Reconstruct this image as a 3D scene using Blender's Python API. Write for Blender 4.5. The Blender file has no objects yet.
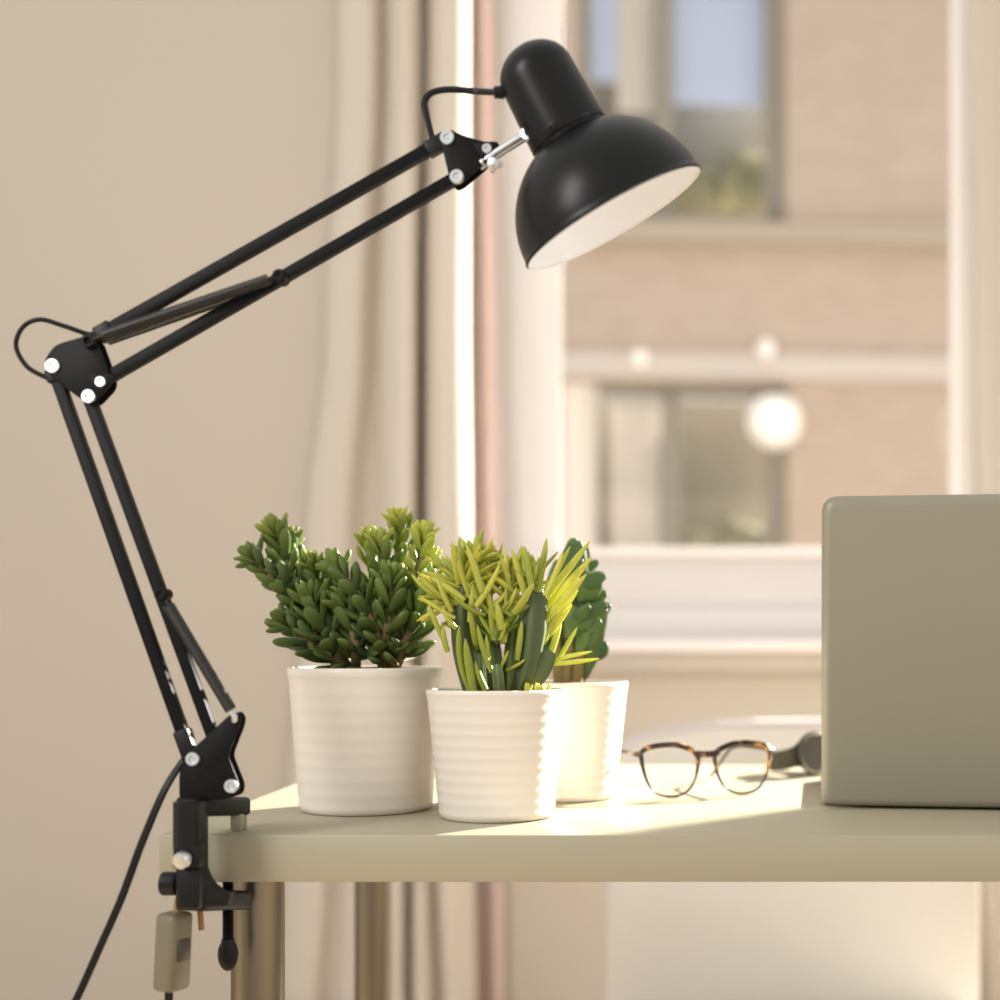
import bpy, bmesh, math, random
from mathutils import Vector, Matrix, noise

random.seed(7)
SC = bpy.context.scene
COL = SC.collection
V = Vector
F, PX, PY, E = 1300.0, 665.0, 645.0, 0.886      # focal length (px), principal point, eye height

def P(px, py, Y):
    """World point seen at photo pixel (px, py) at distance Y."""
    return V(((px - PX) * Y / F, Y, E - (py - PY) * Y / F))

# ------------------------------------------------------------------ materials
def srgb(r, g, b):
    f = lambda c: (c / 12.92) if c <= 0.04045 else ((c + 0.055) / 1.055) ** 2.4
    return (f(r / 255), f(g / 255), f(b / 255), 1)

def mat(name, color, rough=0.5, metal=0.0, spec=0.5, bump=None, var=None, trans=0.0, emit=None, coat=0.0):
    m = bpy.data.materials.new(name); m.use_nodes = True
    nt = m.node_tree; N = nt.nodes; L = nt.links
    b = N['Principled BSDF']
    col = color if len(color) == 4 else (*color, 1)
    b.inputs['Base Color'].default_value = col
    b.inputs['Roughness'].default_value = rough
    b.inputs['Metallic'].default_value = metal
    b.inputs['Specular IOR Level'].default_value = spec
    b.inputs['Coat Weight'].default_value = coat
    tc = N.new('ShaderNodeTexCoord')
    if var:
        scale, amount = var
        n = N.new('ShaderNodeTexNoise'); n.inputs['Scale'].default_value = scale; n.inputs['Detail'].default_value = 4
        L.new(tc.outputs['Object'], n.inputs['Vector'])
        mix = N.new('ShaderNodeMix'); mix.data_type = 'RGBA'
        mix.inputs[6].default_value = tuple(c * (1 - amount) for c in col[:3]) + (1,)
        mix.inputs[7].default_value = tuple(min(1, c * (1 + amount)) for c in col[:3]) + (1,)
        L.new(n.outputs['Fac'], mix.inputs[0]); L.new(mix.outputs[2], b.inputs['Base Color'])
    if bump:
        scale, strength = bump
        n2 = N.new('ShaderNodeTexNoise'); n2.inputs['Scale'].default_value = scale; n2.inputs['Detail'].default_value = 3
        L.new(tc.outputs['Object'], n2.inputs['Vector'])
        bp = N.new('ShaderNodeBump'); bp.inputs['Strength'].default_value = strength; bp.inputs['Distance'].default_value = 0.002
        L.new(n2.outputs['Fac'], bp.inputs['Height']); L.new(bp.outputs['Normal'], b.inputs['Normal'])
    if emit:
        b.inputs['Emission Color'].default_value = (*emit[:3], 1); b.inputs['Emission Strength'].default_value = emit[3]
    if trans > 0:
        t = N.new('ShaderNodeBsdfTranslucent'); t.inputs['Color'].default_value = col
        ms = N.new('ShaderNodeMixShader'); ms.inputs[0].default_value = trans
        L.new(b.outputs[0], ms.inputs[1]); L.new(t.outputs[0], ms.inputs[2])
        L.new(ms.outputs[0], N['Material Output'].inputs['Surface'])
    return m

def leaf_mat(name, dark, mid, young, trans=0.35, rough=0.4):
    m = bpy.data.materials.new(name); m.use_nodes = True
    nt = m.node_tree; N = nt.nodes; L = nt.links; b = N['Principled BSDF']
    a = N.new('ShaderNodeAttribute'); a.attribute_name = 'age'
    r = N.new('ShaderNodeValToRGB'); e = r.color_ramp.elements
    e[0].position = 0; e[0].color = dark; e[1].position = 1; e[1].color = young
    x = e.new(0.5); x.color = mid
    L.new(a.outputs['Fac'], r.inputs['Fac']); L.new(r.outputs['Color'], b.inputs['Base Color'])
    b.inputs['Roughness'].default_value = rough; b.inputs['Specular IOR Level'].default_value = 0.4
    t = N.new('ShaderNodeBsdfTranslucent'); L.new(r.outputs['Color'], t.inputs['Color'])
    ms = N.new('ShaderNodeMixShader'); ms.inputs[0].default_value = trans
    L.new(b.outputs[0], ms.inputs[1]); L.new(t.outputs[0], ms.inputs[2])
    L.new(ms.outputs[0], N['Material Output'].inputs['Surface'])
    return m

def glass_mat(name, tint=(1, 1, 1), refl=0.06):
    m = bpy.data.materials.new(name); m.use_nodes = True
    nt = m.node_tree; N = nt.nodes; L = nt.links
    N.remove(N['Principled BSDF'])
    t = N.new('ShaderNodeBsdfTransparent'); t.inputs[0].default_value = (*tint, 1)
    g = N.new('ShaderNodeBsdfGlossy'); g.inputs['Roughness'].default_value = 0.02
    ms = N.new('ShaderNodeMixShader'); ms.inputs[0].default_value = refl
    L.new(t.outputs[0], ms.inputs[1]); L.new(g.outputs[0], ms.inputs[2])
    L.new(ms.outputs[0], N['Material Output'].inputs['Surface'])
    return m

def tortoise_mat():
    m = mat('tortoiseshell', srgb(70, 45, 25), rough=0.2)
    nt = m.node_tree; N = nt.nodes; L = nt.links; b = N['Principled BSDF']
    tc = N.new('ShaderNodeTexCoord')
    n = N.new('ShaderNodeTexNoise'); n.inputs['Scale'].default_value = 95; n.inputs['Detail'].default_value = 2
    r = N.new('ShaderNodeValToRGB'); e = r.color_ramp.elements
    e[0].position = 0.44; e[0].color = srgb(38, 26, 20); e[1].position = 0.70; e[1].color = srgb(222, 160, 84)
    x = e.new(0.57); x.color = srgb(96, 66, 40)
    L.new(tc.outputs['Object'], n.inputs['Vector']); L.new(n.outputs['Fac'], r.inputs['Fac']); L.new(r.outputs['Color'], b.inputs['Base Color'])
    return m

def brick_mat():
    m = mat('facade_brick', srgb(208, 180, 152), rough=0.9)
    nt = m.node_tree; N = nt.nodes; L = nt.links; b = N['Principled BSDF']
    tc = N.new('ShaderNodeTexCoord'); mp = N.new('ShaderNodeMapping')
    mp.inputs['Rotation'].default_value = (math.pi / 2, 0, 0)
    br = N.new('ShaderNodeTexBrick')
    br.inputs['Scale'].default_value = 1.0
    br.inputs['Brick Width'].default_value = 0.24; br.inputs['Row Height'].default_value = 0.08
    br.inputs['Mortar Size'].default_value = 0.008
    br.inputs['Color1'].default_value = C_BRICK1; br.inputs['Color2'].default_value = C_BRICK2
    br.inputs['Mortar'].default_value = C_MORTAR
    L.new(tc.outputs['Object'], mp.inputs['Vector']); L.new(mp.outputs['Vector'], br.inputs['Vector'])
    L.new(br.outputs['Color'], b.inputs['Base Color'])
    return m

C_BRICK1 = srgb(200, 182, 166); C_BRICK2 = srgb(191, 171, 154); C_MORTAR = srgb(200, 186, 174)

M = {
    'wall': mat('wall_paint', srgb(204, 194, 180), rough=0.9, spec=0.2, bump=(90, 0.15), var=(1.2, 0.02)),
    'floor': mat('floor_wood', srgb(190, 165, 130), rough=0.6, var=(6, 0.12)),
    'curtain': mat('curtain_linen', srgb(230, 220, 206), rough=0.95, spec=0.1, bump=(300, 0.2), trans=0.12),
    'curtain2': mat('curtain_beige', srgb(208, 198, 184), rough=0.95, spec=0.1, bump=(300, 0.2)),
    'mauve': mat('curtain_mauve', srgb(230, 206, 198), rough=0.95, spec=0.1, trans=0.12),
    'frame': mat('window_white', srgb(242, 238, 236), rough=0.5),
    'frame_shaded': mat('window_rail_shaded_white', srgb(221, 216, 214), rough=0.5),  # darker white: the rail's shade is put into its colour
    'sillw': mat('window_sill_white', srgb(248, 240, 236), rough=0.45),
    'apron': mat('window_apron', srgb(200, 192, 180), rough=0.8),
    'desk': mat('desk_cream', srgb(163, 156, 133), rough=0.42, spec=0.4, var=(3, 0.015)),
    'deskleg': mat('desk_leg_steel', srgb(126, 119, 104), rough=0.34, metal=1.0),
    'black': mat('lamp_black_metal', srgb(15, 15, 16), rough=0.5, spec=0.14),
    'head': mat('lamp_black_enamel', srgb(11, 11, 12), rough=0.35, spec=0.26),
    'plastic': mat('lamp_black_plastic', srgb(22, 22, 24), rough=0.42, spec=0.22, bump=(400, 0.1)),
    'rubber': mat('cable_black', srgb(16, 16, 18), rough=0.38, spec=0.28),
    'chrome': mat('lamp_chrome', srgb(205, 208, 210), rough=0.34, metal=0.85),
    'spring': mat('spring_steel_black', srgb(62, 61, 59), rough=0.4, metal=0.5),
    'liner': mat('shade_white_enamel', srgb(236, 236, 238), rough=0.35),
    'bulb': mat('bulb_added_glow', srgb(250, 248, 245), rough=0.4, emit=(0.88, 0.94, 1.0, 1.7)),  # emission added to whiten the inside of the shade
    'switch': mat('switch_olive_plastic', srgb(112, 104, 84), rough=0.45),
    'switchd': mat('switch_rocker_dark', srgb(60, 56, 46), rough=0.45),
    'pad_rubber': mat('rubber_pad_beige', srgb(150, 143, 122), rough=0.7),
    'tancord': mat('cord_tan', srgb(150, 120, 78), rough=0.6),
    'pot': mat('pot_white_ceramic', srgb(223, 214, 201), rough=0.32, spec=0.5, trans=0.0),
    'soil': mat('potting_soil', srgb(112, 72, 48), rough=1.0, spec=0.1, bump=(250, 1.0), var=(160, 0.35)),
    'jade': leaf_mat('jade_leaf', srgb(68, 90, 50), srgb(120, 140, 68), srgb(204, 208, 92), trans=0.32),
    'finger': leaf_mat('finger_leaf', srgb(104, 128, 62), srgb(176, 186, 76), srgb(228, 220, 104), trans=0.33),
    'cactus': leaf_mat('cactus_skin', srgb(74, 86, 58), srgb(96, 112, 66), srgb(140, 156, 84), trans=0.1, rough=0.5),
    'pad': leaf_mat('pad_leaf', srgb(62, 84, 46), srgb(88, 112, 54), srgb(140, 158, 76), trans=0.14),
    'stem': mat('plant_stem', srgb(120, 104, 66), rough=0.8, var=(120, 0.2)),
    'lap': mat('laptop_aluminium', srgb(146, 141, 124), rough=0.45, metal=0.25),
    'lapdark': mat('laptop_dark', srgb(40, 38, 36), rough=0.4),
    'tort': tortoise_mat(),
    'clearrim': mat('clear_rim', srgb(206, 190, 160), rough=0.2, trans=0.3),
    'lens': glass_mat('lens_glass', (0.97, 0.97, 0.96), 0.05),
    'pane': glass_mat('pane_glass', (0.98, 0.98, 0.98), 0.015),
    'strap': mat('watch_strap_woven', srgb(88, 82, 66), rough=0.8, bump=(900, 0.8), var=(700, 0.25)),
    'case': mat('watch_case_dark', srgb(44, 41, 35), rough=0.4, metal=0.4),
    'dial': mat('watch_dial_grey', srgb(84, 81, 74), rough=0.35, spec=0.2),
    'bezel': mat('watch_bezel_steel', srgb(200, 192, 170), rough=0.2, metal=0.9),
    'chair': mat('armchair_cream', srgb(222, 217, 208), rough=0.95, spec=0.1, bump=(400, 0.2), var=(3, 0.015)),
    'piping': mat('armchair_piping', srgb(206, 200, 200), rough=0.9),
    'wood': mat('armchair_leg_wood', srgb(120, 86, 54), rough=0.5),
    'brick': brick_mat(),
    'stone': mat('facade_stone_grey', srgb(186, 174, 156), rough=0.9),
    'stonel': mat('facade_stone_pale', srgb(214, 205, 198), rough=0.9),
    'bframe': mat('facade_window_frame', srgb(150, 144, 132), rough=0.6),
    'bframew': mat('facade_window_frame_white', srgb(244, 236, 226), rough=0.6),
    'bdark': mat('facade_interior_dark', srgb(122, 121, 110), rough=0.9),
    'bdark2': mat('facade_interior_dim', srgb(112, 110, 100), rough=0.9),
    'sky_reflection': mat('facade_sky_reflection', srgb(202, 216, 244), rough=0.8),  # sky reflected in the facade panes, put into the colour
    'bcurt': mat('facade_curtain_white', srgb(222, 214, 204), rough=0.9),
    'bplant': mat('facade_planting', srgb(140, 138, 104), rough=0.9, var=(3, 0.3)),
    'globe': mat('globe_white_glow', srgb(255, 252, 244), rough=0.3, emit=(1, 0.97, 0.93, 0.2)),  # faint glow added to make the globes read as bright blobs
    'earth': mat('street_ground', srgb(170, 160, 145), rough=0.9),
}

# ------------------------------------------------------------------ mesh helpers
def obj(name, bm, m, parent=None, smooth=True, angle=40, origin=None):
    """Links the bmesh (built in world coordinates) as ONE mesh object."""
    org = V((0, 0, 0))
    if parent is not None:
        org = V(parent.get('_o', (0, 0, 0)))
    elif origin is not None:
        org = V(origin)
    bmesh.ops.translate(bm, verts=bm.verts, vec=-org)
    bmesh.ops.recalc_face_normals(bm, faces=bm.faces)
    me = bpy.data.meshes.new(name); bm.to_mesh(me); bm.free()
    me.materials.append(m)
    if smooth:
        for p in me.polygons: p.use_smooth = True
        me.set_sharp_from_angle(angle=math.radians(angle))
    o = bpy.data.objects.new(name, me); COL.objects.link(o)
    if parent is not None:
        o.parent = parent; o['_o'] = tuple(org)
    else:
        o.location = org
    return o

def thing(name, label, cat, loc, group=None):
    o = bpy.data.objects.new(name, None); COL.objects.link(o)
    o.location = loc; o.empty_display_size = 0.05
    o['label'] = label; o['category'] = cat; o['_o'] = tuple(loc)
    if group: o['group'] = group
    return o

def struct(o):
    o['kind'] = 'structure'; return o

def B(): return bmesh.new()

def box(bm, a, b, bev=0.0, seg=2, rot=None, mtx=None):
    a, b = V(a), V(b); c = (a + b) / 2; s = b - a
    r = bmesh.ops.create_cube(bm, size=1.0)
    vs = r['verts']
    bmesh.ops.scale(bm, vec=(abs(s.x), abs(s.y), abs(s.z)), verts=vs)
    if bev > 0:
        es = list({e for v in vs for e in v.link_edges})
        g = bmesh.ops.bevel(bm, geom=es, offset=bev, segments=seg, profile=0.5, affect='EDGES')
        vs = list({v for f in g['faces'] for v in f.verts} | {v for v in vs if v.is_valid})
    if rot is not None: bmesh.ops.rotate(bm, cent=(0, 0, 0), matrix=rot, verts=vs)
    bmesh.ops.translate(bm, vec=c, verts=vs)
    if mtx is not None: bmesh.ops.transform(bm, matrix=mtx, verts=vs)
    return vs

def frames(pts):
    n = len(pts); T = []
    for i in range(n):
        t = pts[min(i + 1, n - 1)] - pts[max(i - 1, 0)]
        T.append(t.normalized() if t.length > 1e-9 else V((0, 0, 1)))
    up = V((0, -1, 0)) if abs(T[0].y) < 0.9 else V((1, 0, 0))
    U = (up - T[0] * up.dot(T[0])).normalized(); out = []
    for i in range(n):
        U = (U - T[i] * U.dot(T[i]))
        U = U.normalized() if U.length > 1e-6 else T[i].orthogonal().normalized()
        out.append((T[i], U, T[i].cross(U)))
    return out

def tube(bm, pts, r, seg=10, closed=False, flat=1.0):
    pts = [V(p) for p in pts]; fr = frames(pts); rings = []
    for i, p in enumerate(pts):
        rr = r[i] if isinstance(r, (list, tuple)) else r
        T, U, W = fr[i]
        rings.append([bm.verts.new(p + U * math.cos(2 * math.pi * k / seg) * rr * flat + W * math.sin(2 * math.pi * k / seg) * rr) for k in range(seg)])
    n = len(rings)
    for i in range(n if closed else n - 1):
        a, b = rings[i], rings[(i + 1) % n]
        for k in range(seg):
            bm.faces.new((a[k], a[(k + 1) % seg], b[(k + 1) % seg], b[k]))
    if not closed:
        bm.faces.new(rings[0][::-1]); bm.faces.new(rings[-1])

def spline(pts, per=8):
    pts = [V(p) for p in pts]; out = []
    n = len(pts)
    for i in range(n - 1):
        p0, p1, p2, p3 = pts[max(i - 1, 0)], pts[i], pts[i + 1], pts[min(i + 2, n - 1)]
        for k in range(per):
            t = k / per
            out.append(0.5 * ((2 * p1) + (p2 - p0) * t + (2 * p0 - 5 * p1 + 4 * p2 - p3) * t * t + (3 * p1 - p0 - 3 * p2 + p3) * t ** 3))
    out.append(pts[-1]); return out

def basis(origin, axis, xdir=None):
    z = V(axis).normalized()
    x = V(xdir) if xdir is not None else z.orthogonal()
    x = (x - z * x.dot(z)).normalized(); y = z.cross(x)
    m = Matrix((x, y, z)).transposed().to_4x4(); m.translation = V(origin)
    return m

def lathe(bm, prof, mtx, seg=48, closed_prof=False):
    rings = []
    for r, h in prof:
        if r < 1e-6:
            rings.append([bm.verts.new(mtx @ V((0, 0, h)))])
        else:
            rings.append([bm.verts.new(mtx @ V((r * math.cos(2 * math.pi * k / seg), r * math.sin(2 * math.pi * k / seg), h))) for k in range(seg)])
    n = len(rings)
    for i in range(n if closed_prof else n - 1):
        a, b = rings[i], rings[(i + 1) % n]
        if len(a) == 1 and len(b) == 1: continue
        for k in range(seg):
            k2 = (k + 1) % seg
            if len(a) == 1: bm.faces.new((a[0], b[k], b[k2]))
            elif len(b) == 1: bm.faces.new((a[k], b[0], a[k2]))
            else: bm.faces.new((a[k], a[k2], b[k2], b[k]))

def prism(bm, poly, thick_vec, bev=0.0, seg=2, front_only=False):
    """poly: world points in one plane, extruded by thick_vec."""
    t = V(thick_vec)
    a = [bm.verts.new(V(p)) for p in poly]; b = [bm.verts.new(V(p) + t) for p in poly]
    n = len(poly)
    f1 = bm.faces.new(a); f2 = bm.faces.new(b[::-1])
    for i in range(n):
        bm.faces.new((a[i], b[i], b[(i + 1) % n], a[(i + 1) % n]))
    if bev > 0:
        es = list(f1.edges) if front_only else list(set(f1.edges) | set(f2.edges))
        bmesh.ops.recalc_face_normals(bm, faces=bm.faces)
        bmesh.ops.bevel(bm, geom=es, offset=bev, segments=seg, profile=0.5, affect='EDGES')

def ngon_round(pts, r, n=4):
    """Rounds the corners of a 2D outline (list of (x, y))."""
    out = []; m = len(pts)
    for i in range(m):
        p = V(pts[i]); a = V(pts[i - 1]); b = V(pts[(i + 1) % m])
        ra = min(r, (a - p).length * 0.45); rb = min(r, (b - p).length * 0.45)
        s = p + (a - p).normalized() * ra; e = p + (b - p).normalized() * rb
        for k in range(n + 1):
            t = k / n
            out.append((1 - t) ** 2 * s + 2 * t * (1 - t) * p + t * t * e)
    return out

def bar(bm, a, b, w, d, bev=0.0008):
    """Square-section bar from a to b; w across, d in depth."""
    a, b = V(a), V(b); t = (b - a)
    m = basis((a + b) / 2, t, V((0, 1, 0)))
    box(bm, (-d / 2, -w / 2, -t.length / 2), (d / 2, w / 2, t.length / 2), bev, 2, mtx=m)

def sphere(bm, c, r, u=24, v=14, scale=(1, 1, 1)):
    m = Matrix.Translation(V(c)) @ Matrix.Diagonal((*scale, 1))
    bmesh.ops.create_uvsphere(bm, u_segments=u, v_segments=v, radius=r, matrix=m)

def rivet(name, c, r, parent, m, depth=0.0022):
    r *= 1.12
    bm = B()
    mt = basis(c, (0, -1, 0), (1, 0, 0))
    d = depth
    lathe(bm, [(0, 0), (r, 0), (r, d * .6), (r * .9, d), (r * .50, d), (r * .42, d * .45), (r * .2, d * .45), (r * .16, d * .7), (0, d * .7)], mt, 24)
    return obj(name, bm, m, parent, angle=28)

# ------------------------------------------------------------------ the room
WY = 3.0
def wx(px, Y=WY): return (px - PX) * Y / F
def wz(py, Y=WY): return E - (py - PY) * Y / F

bm = B(); box(bm, (-4, -2, -0.1), (5, 3.2, 0)); struct(obj('floor', bm, M['floor'], smooth=False))
OX0, OX1 = wx(496), wx(977)                     # window opening
OZ0, OZ1 = wz(652), 2.85
W2A, W2B, W2H = 0.95, 2.20, 2.28
bm = B()
def wallbox(x0, x1, z0, z1): box(bm, (x0, WY, z0), (x1, WY + 0.2, z1))
wallbox(-4, OX0, 0, 3.3); wallbox(OX0, OX1, 0, OZ0); wallbox(OX0, OX1, OZ1, 3.3)
wallbox(OX1, W2A, 0, 3.3); wallbox(W2A, W2B, 0, 0.55); wallbox(W2A, W2B, W2H, 3.3); wallbox(W2B, 5, 0, 3.3)
struct(obj('wall_back', bm, M['wall'], smooth=False))

# window seen in the photo
win = bpy.data.objects.new('window_1', None); COL.objects.link(win); win['kind'] = 'structure'
win.location = (OX0, WY, OZ0); win['_o'] = (OX0, WY, OZ0)
bm = B()
box(bm, (wx(494), WY + 0.080, OZ0), (wx(561, 3.08), WY + 0.086, OZ1))
box(bm, (wx(494), WY + 0.072, OZ0), (wx(530, 3.07), WY + 0.10, OZ1), 0.003)
struct(obj('window_stile', bm, M['frame'], win))
bm = B()
box(bm, (wx(958, 3.03), WY + 0.03, OZ0), (wx(977), WY + 0.12, OZ1), 0.004)
struct(obj('window_stile', bm, M['frame'], win))
bm = B()
box(bm, (wx(561), WY + 0.05, wz(606)), (wx(958), WY + 0.12, wz(558, 3.035)), 0.004)
box(bm, (wx(561), WY + 0.035, wz(641)), (wx(958), WY + 0.12, wz(606)), 0.004)
struct(obj('window_rail', bm, M['frame_shaded'], win))
bm = B(); box(bm, (wx(555), WY + 0.035, wz(558, 3.035)), (wx(958, 3.035), WY + 0.12, wz(547, 3.035)), 0.006)  # brighter white stands in for sunlight on the bead
struct(obj('window_bead', bm, M['sillw'], win))
bm = B(); box(bm, (wx(500), WY + 0.05, OZ1 - 0.1), (wx(975), WY + 0.12, OZ1 - 0.002), 0.004)
struct(obj('window_head', bm, M['frame'], win))
bm = B(); box(bm, (wx(556), WY + 0.087, wz(552)), (wx(960), WY + 0.091, OZ1 - 0.09))
struct(obj('window_pane', bm, M['pane'], win, smooth=False))
bm = B(); box(bm, (wx(500, 2.93), 2.93, wz(651, 2.93)), (wx(985, 2.93), WY + 0.05, wz(640, 2.93)), 0.004)
struct(obj('window_sill', bm, M['sillw'], win))
bm = B(); box(bm, (wx(503, 2.96), 2.96, wz(673, 2.96)), (wx(983, 2.96), WY + 0.001, wz(652.5, 2.96)), 0.008)
struct(obj('window_apron', bm, M['apron'], win))

# plain frame round the tall side opening the sun comes through (right of the frame)
bm = B()
for (x0, x1, z0, z1) in ((W2A, W2A + .04, 0.55, W2H), (W2B - .04, W2B, 0.55, W2H), (W2A + .04, W2B - .04, 0.55, 0.60), (W2A + .04, W2B - .04, W2H - .03, W2H)):
    box(bm, (x0, WY + 0.05, z0), (x1, WY + 0.12, z1), 0.004)
struct(obj('window_2', bm, M['frame']))

# ------------------------------------------------------------------ curtains
def curtain(bm, rows, z_of_row, nz=26, per=7):
    """rows: list of rows, each a list of (px, Y); equal counts. Interpolated from row to row, splined across."""
    grid = []
    for j in range(nz + 1):
        t = j / nz * (len(rows) - 1); i = min(int(t), len(rows) - 2); f = t - i
        f2 = f * f * (3 - 2 * f)
        z = z_of_row[i] * (1 - f) + z_of_row[i + 1] * f
        pts = []
        for (a, b) in zip(rows[i], rows[i + 1]):
            px = a[0] * (1 - f2) + b[0] * f2; Y = a[1] * (1 - f2) + b[1] * f2
            pts.append(V(((px - PX) * Y / F, Y, z)))
        grid.append([bm.verts.new(p) for p in spline(pts, per)])
    for j in range(nz):
        for k in range(len(grid[0]) - 1):
            bm.faces.new((grid[j][k], grid[j][k + 1], grid[j + 1][k + 1], grid[j + 1][k]))

ZR = [2.75, wz(60, 2.88), wz(330, 2.88), wz(540, 2.88), wz(880, 2.88), 0.03]
rows = [
    [(338, 2.985), (349, 2.955), (372, 2.945), (384, 2.99), (389, 2.985), (391, 2.89), (404, 2.82), (420, 2.87), (424, 2.93), (428, 2.935), (431, 2.87), (442, 2.83), (456, 2.835), (467, 2.87), (468, 2.94)],
    [(338, 2.985), (349, 2.955), (372, 2.945), (384, 2.99), (389, 2.985), (391, 2.89), (404, 2.82), (418, 2.87), (423, 2.93), (427, 2.935), (430, 2.87), (442, 2.83), (456, 2.835), (467, 2.87), (468, 2.94)],
    [(326, 2.985), (338, 2.955), (358, 2.945), (374, 2.99), (380, 2.985), (383, 2.88), (398, 2.81), (414, 2.83), (419, 2.97), (424, 2.975), (427, 2.86), (440, 2.82), (455, 2.83), (467, 2.87), (468, 2.94)],
    [(306, 2.985), (320, 2.955), (344, 2.945), (362, 2.99), (379, 2.985), (382, 2.88), (396, 2.81), (413, 2.83), (418, 2.97), (424, 2.975), (427, 2.86), (440, 2.82), (456, 2.83), (469, 2.87), (470, 2.94)],
    [(284, 2.985), (300, 2.945), (322, 2.935), (333, 2.965), (340, 2.955), (348, 2.90), (380, 2.85), (402, 2.86), (407, 2.95), (411, 2.955), (414, 2.86), (424, 2.84), (433, 2.90), (445, 2.84), (474, 2.88)],
    [(278, 2.985), (292, 2.945), (312, 2.935), (325, 2.965), (334, 2.955), (342, 2.90), (378, 2.85), (402, 2.86), (407, 2.95), (411, 2.955), (414, 2.86), (426, 2.84), (440, 2.90), (450, 2.84), (476, 2.88)],
]
bm = B(); curtain(bm, rows, ZR)
o = obj('curtain', bm, M['curtain'], angle=80)
md = o.modifiers.new('cloth', 'SOLIDIFY'); md.thickness = 0.003; md.offset = 0
o['label'] = 'cream linen curtain hanging in folds at the left of the window'; o['category'] = 'curtain'

mrow = lambda d: [(460 + d, 2.988), (466 + d, 2.975), (478 + d, 2.97), (486 + d, 2.955), (493 + d, 2.952), (498 + d, 2.962), (499 + d, 2.988)]
bm = B(); curtain(bm, [mrow(-6), mrow(-5), mrow(-1), mrow(2), mrow(5), mrow(6)], ZR)
o = obj('curtain', bm, M['mauve'], angle=80)
md = o.modifiers.new('cloth', 'SOLIDIFY'); md.thickness = 0.003; md.offset = 0
o['label'] = 'narrow pinkish brown curtain between the cream curtain and the window frame'; o['category'] = 'curtain'

rr = lambda d: [(981 + d, 2.985), (979 + d, 2.955), (990 + d, 2.935), (1015 + d, 2.93), (1036 + d, 2.955), (1042 + d, 2.95), (1048 + d, 2.90), (1060 + d, 2.88), (1072 + d, 2.94)]
bm = B(); curtain(bm, [rr(-6), rr(-5), rr(-1), rr(1), rr(3), rr(10)], ZR)
o = obj('curtain', bm, M['curtain2'], angle=80)
md = o.modifiers.new('cloth', 'SOLIDIFY'); md.thickness = 0.003; md.offset = 0
o['label'] = 'cream curtain at the right edge of the window above the laptop'; o['category'] = 'curtain'

# ------------------------------------------------------------------ desk
DZ, DB = 0.74, 0.74 - 0.0365
DX0, DX1, DY0, DY1 = (158.5 - PX) / F, 0.98, 1.0, 1.583
desk = thing('desk', 'cream desk with a thick slab top and round steel legs', 'desk', (DX0, DY0, 0))
bm = B(); box(bm, (DX0, DY0, DB), (DX1, DY1, DZ), 0.0016, 2); obj('tabletop', bm, M['desk'], desk, angle=30)
for (lx, ly) in ((wx(258, 1.075), 1.075), (wx(258, 1.075) - 0.002, 1.51), (0.90, 1.075), (0.90, 1.51)):
    bm = B()
    lathe(bm, [(0, 0), (0.0215, 0), (0.0215, DB - 0.004), (0.0, DB - 0.004)], Matrix.Translation((lx, ly, 0)), 32)
    lathe(bm, [(0, DB - 0.006), (0.030, DB - 0.006), (0.030, DB), (0, DB)], Matrix.Translation((lx, ly, 0)), 32)
    obj('leg', bm, M['deskleg'], desk, angle=40)

# ------------------------------------------------------------------ armchair behind the desk
CY = 2.1
ch = thing('armchair', 'cream upholstered chair with a rounded back standing behind the desk', 'chair', (wx(795, CY), CY - 0.1, 0))
outl = [(606, 1040), (606, 800), (607, 772), (611, 757), (622, 746), (645, 736), (680, 728), (720, 723.5), (775, 722), (830, 722), (885, 724), (930, 729), (958, 738), (975, 750), (980, 770), (981, 800), (981, 1040)]
sm = spline([V((a, b, 0)) for a, b in outl], 4)
bm = B(); prism(bm, [P(p.x, p.y, CY) for p in sm], (0, 0.09, 0), 0.014, 3); obj('backrest', bm, M['chair'], ch, angle=50)
bm = B(); tube(bm, [P(p.x, p.y + 2.0, CY) + V((0, 0.004, 0)) for p in sm[4:-4]], 0.0065, 8); obj('piping', bm, M['piping'], ch)
bm = B(); box(bm, (wx(611, CY), 1.70, 0.19), (wx(976, CY), CY + 0.02, 0.29), 0.03, 3); obj('seat', bm, M['chair'], ch)
for lx in (wx(630, CY), wx(957, CY)):
    for ly in (1.75, CY + 0.05):
        bm = B(); tube(bm, [(lx, ly, 0), (lx, ly, 0.205)], [0.013, 0.02], 12); obj('leg', bm, M['wood'], ch)

# ------------------------------------------------------------------ laptop
LB = P(821.5, 808, 1.160)
lx0 = LB.x; LW = 0.392; LYAW = math.radians(-6.6); th = math.radians(9)
lap = thing('laptop', 'open silver aluminium laptop seen from the back of its lid', 'laptop', (lx0, 1.160, DZ))
# lid: outline in its own plane, leaning a little toward the viewer at the top
def lidpt(u, v, w): return V((lx0 + u, 1.160 - math.sin(th) * v + math.cos(th) * w, DZ + 0.0012 + math.cos(th) * v + math.sin(th) * w))
LH = 0.2755
out2 = ngon_round([(0, 0), (LW, 0), (LW, LH), (0, LH)], 0.015, 8)
bm = B(); prism(bm, [lidpt(p.x, p.y, 0) for p in out2], lidpt(0, 0, 0.010) - lidpt(0, 0, 0), 0.0085, 8, True)
lid = obj('lid', bm, M['lap'], lap, angle=60)
bm = B(); prism(bm, [lidpt(p.x, p.y, 0.0101) for p in ngon_round([(0.012, 0.02), (LW - 0.012, 0.02), (LW - 0.012, LH - 0.012), (0.012, LH - 0.012)], 0.004)], lidpt(0, 0, 0.0006) - lidpt(0, 0, 0)); obj('screen', bm, M['lapdark'], lid)
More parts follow.
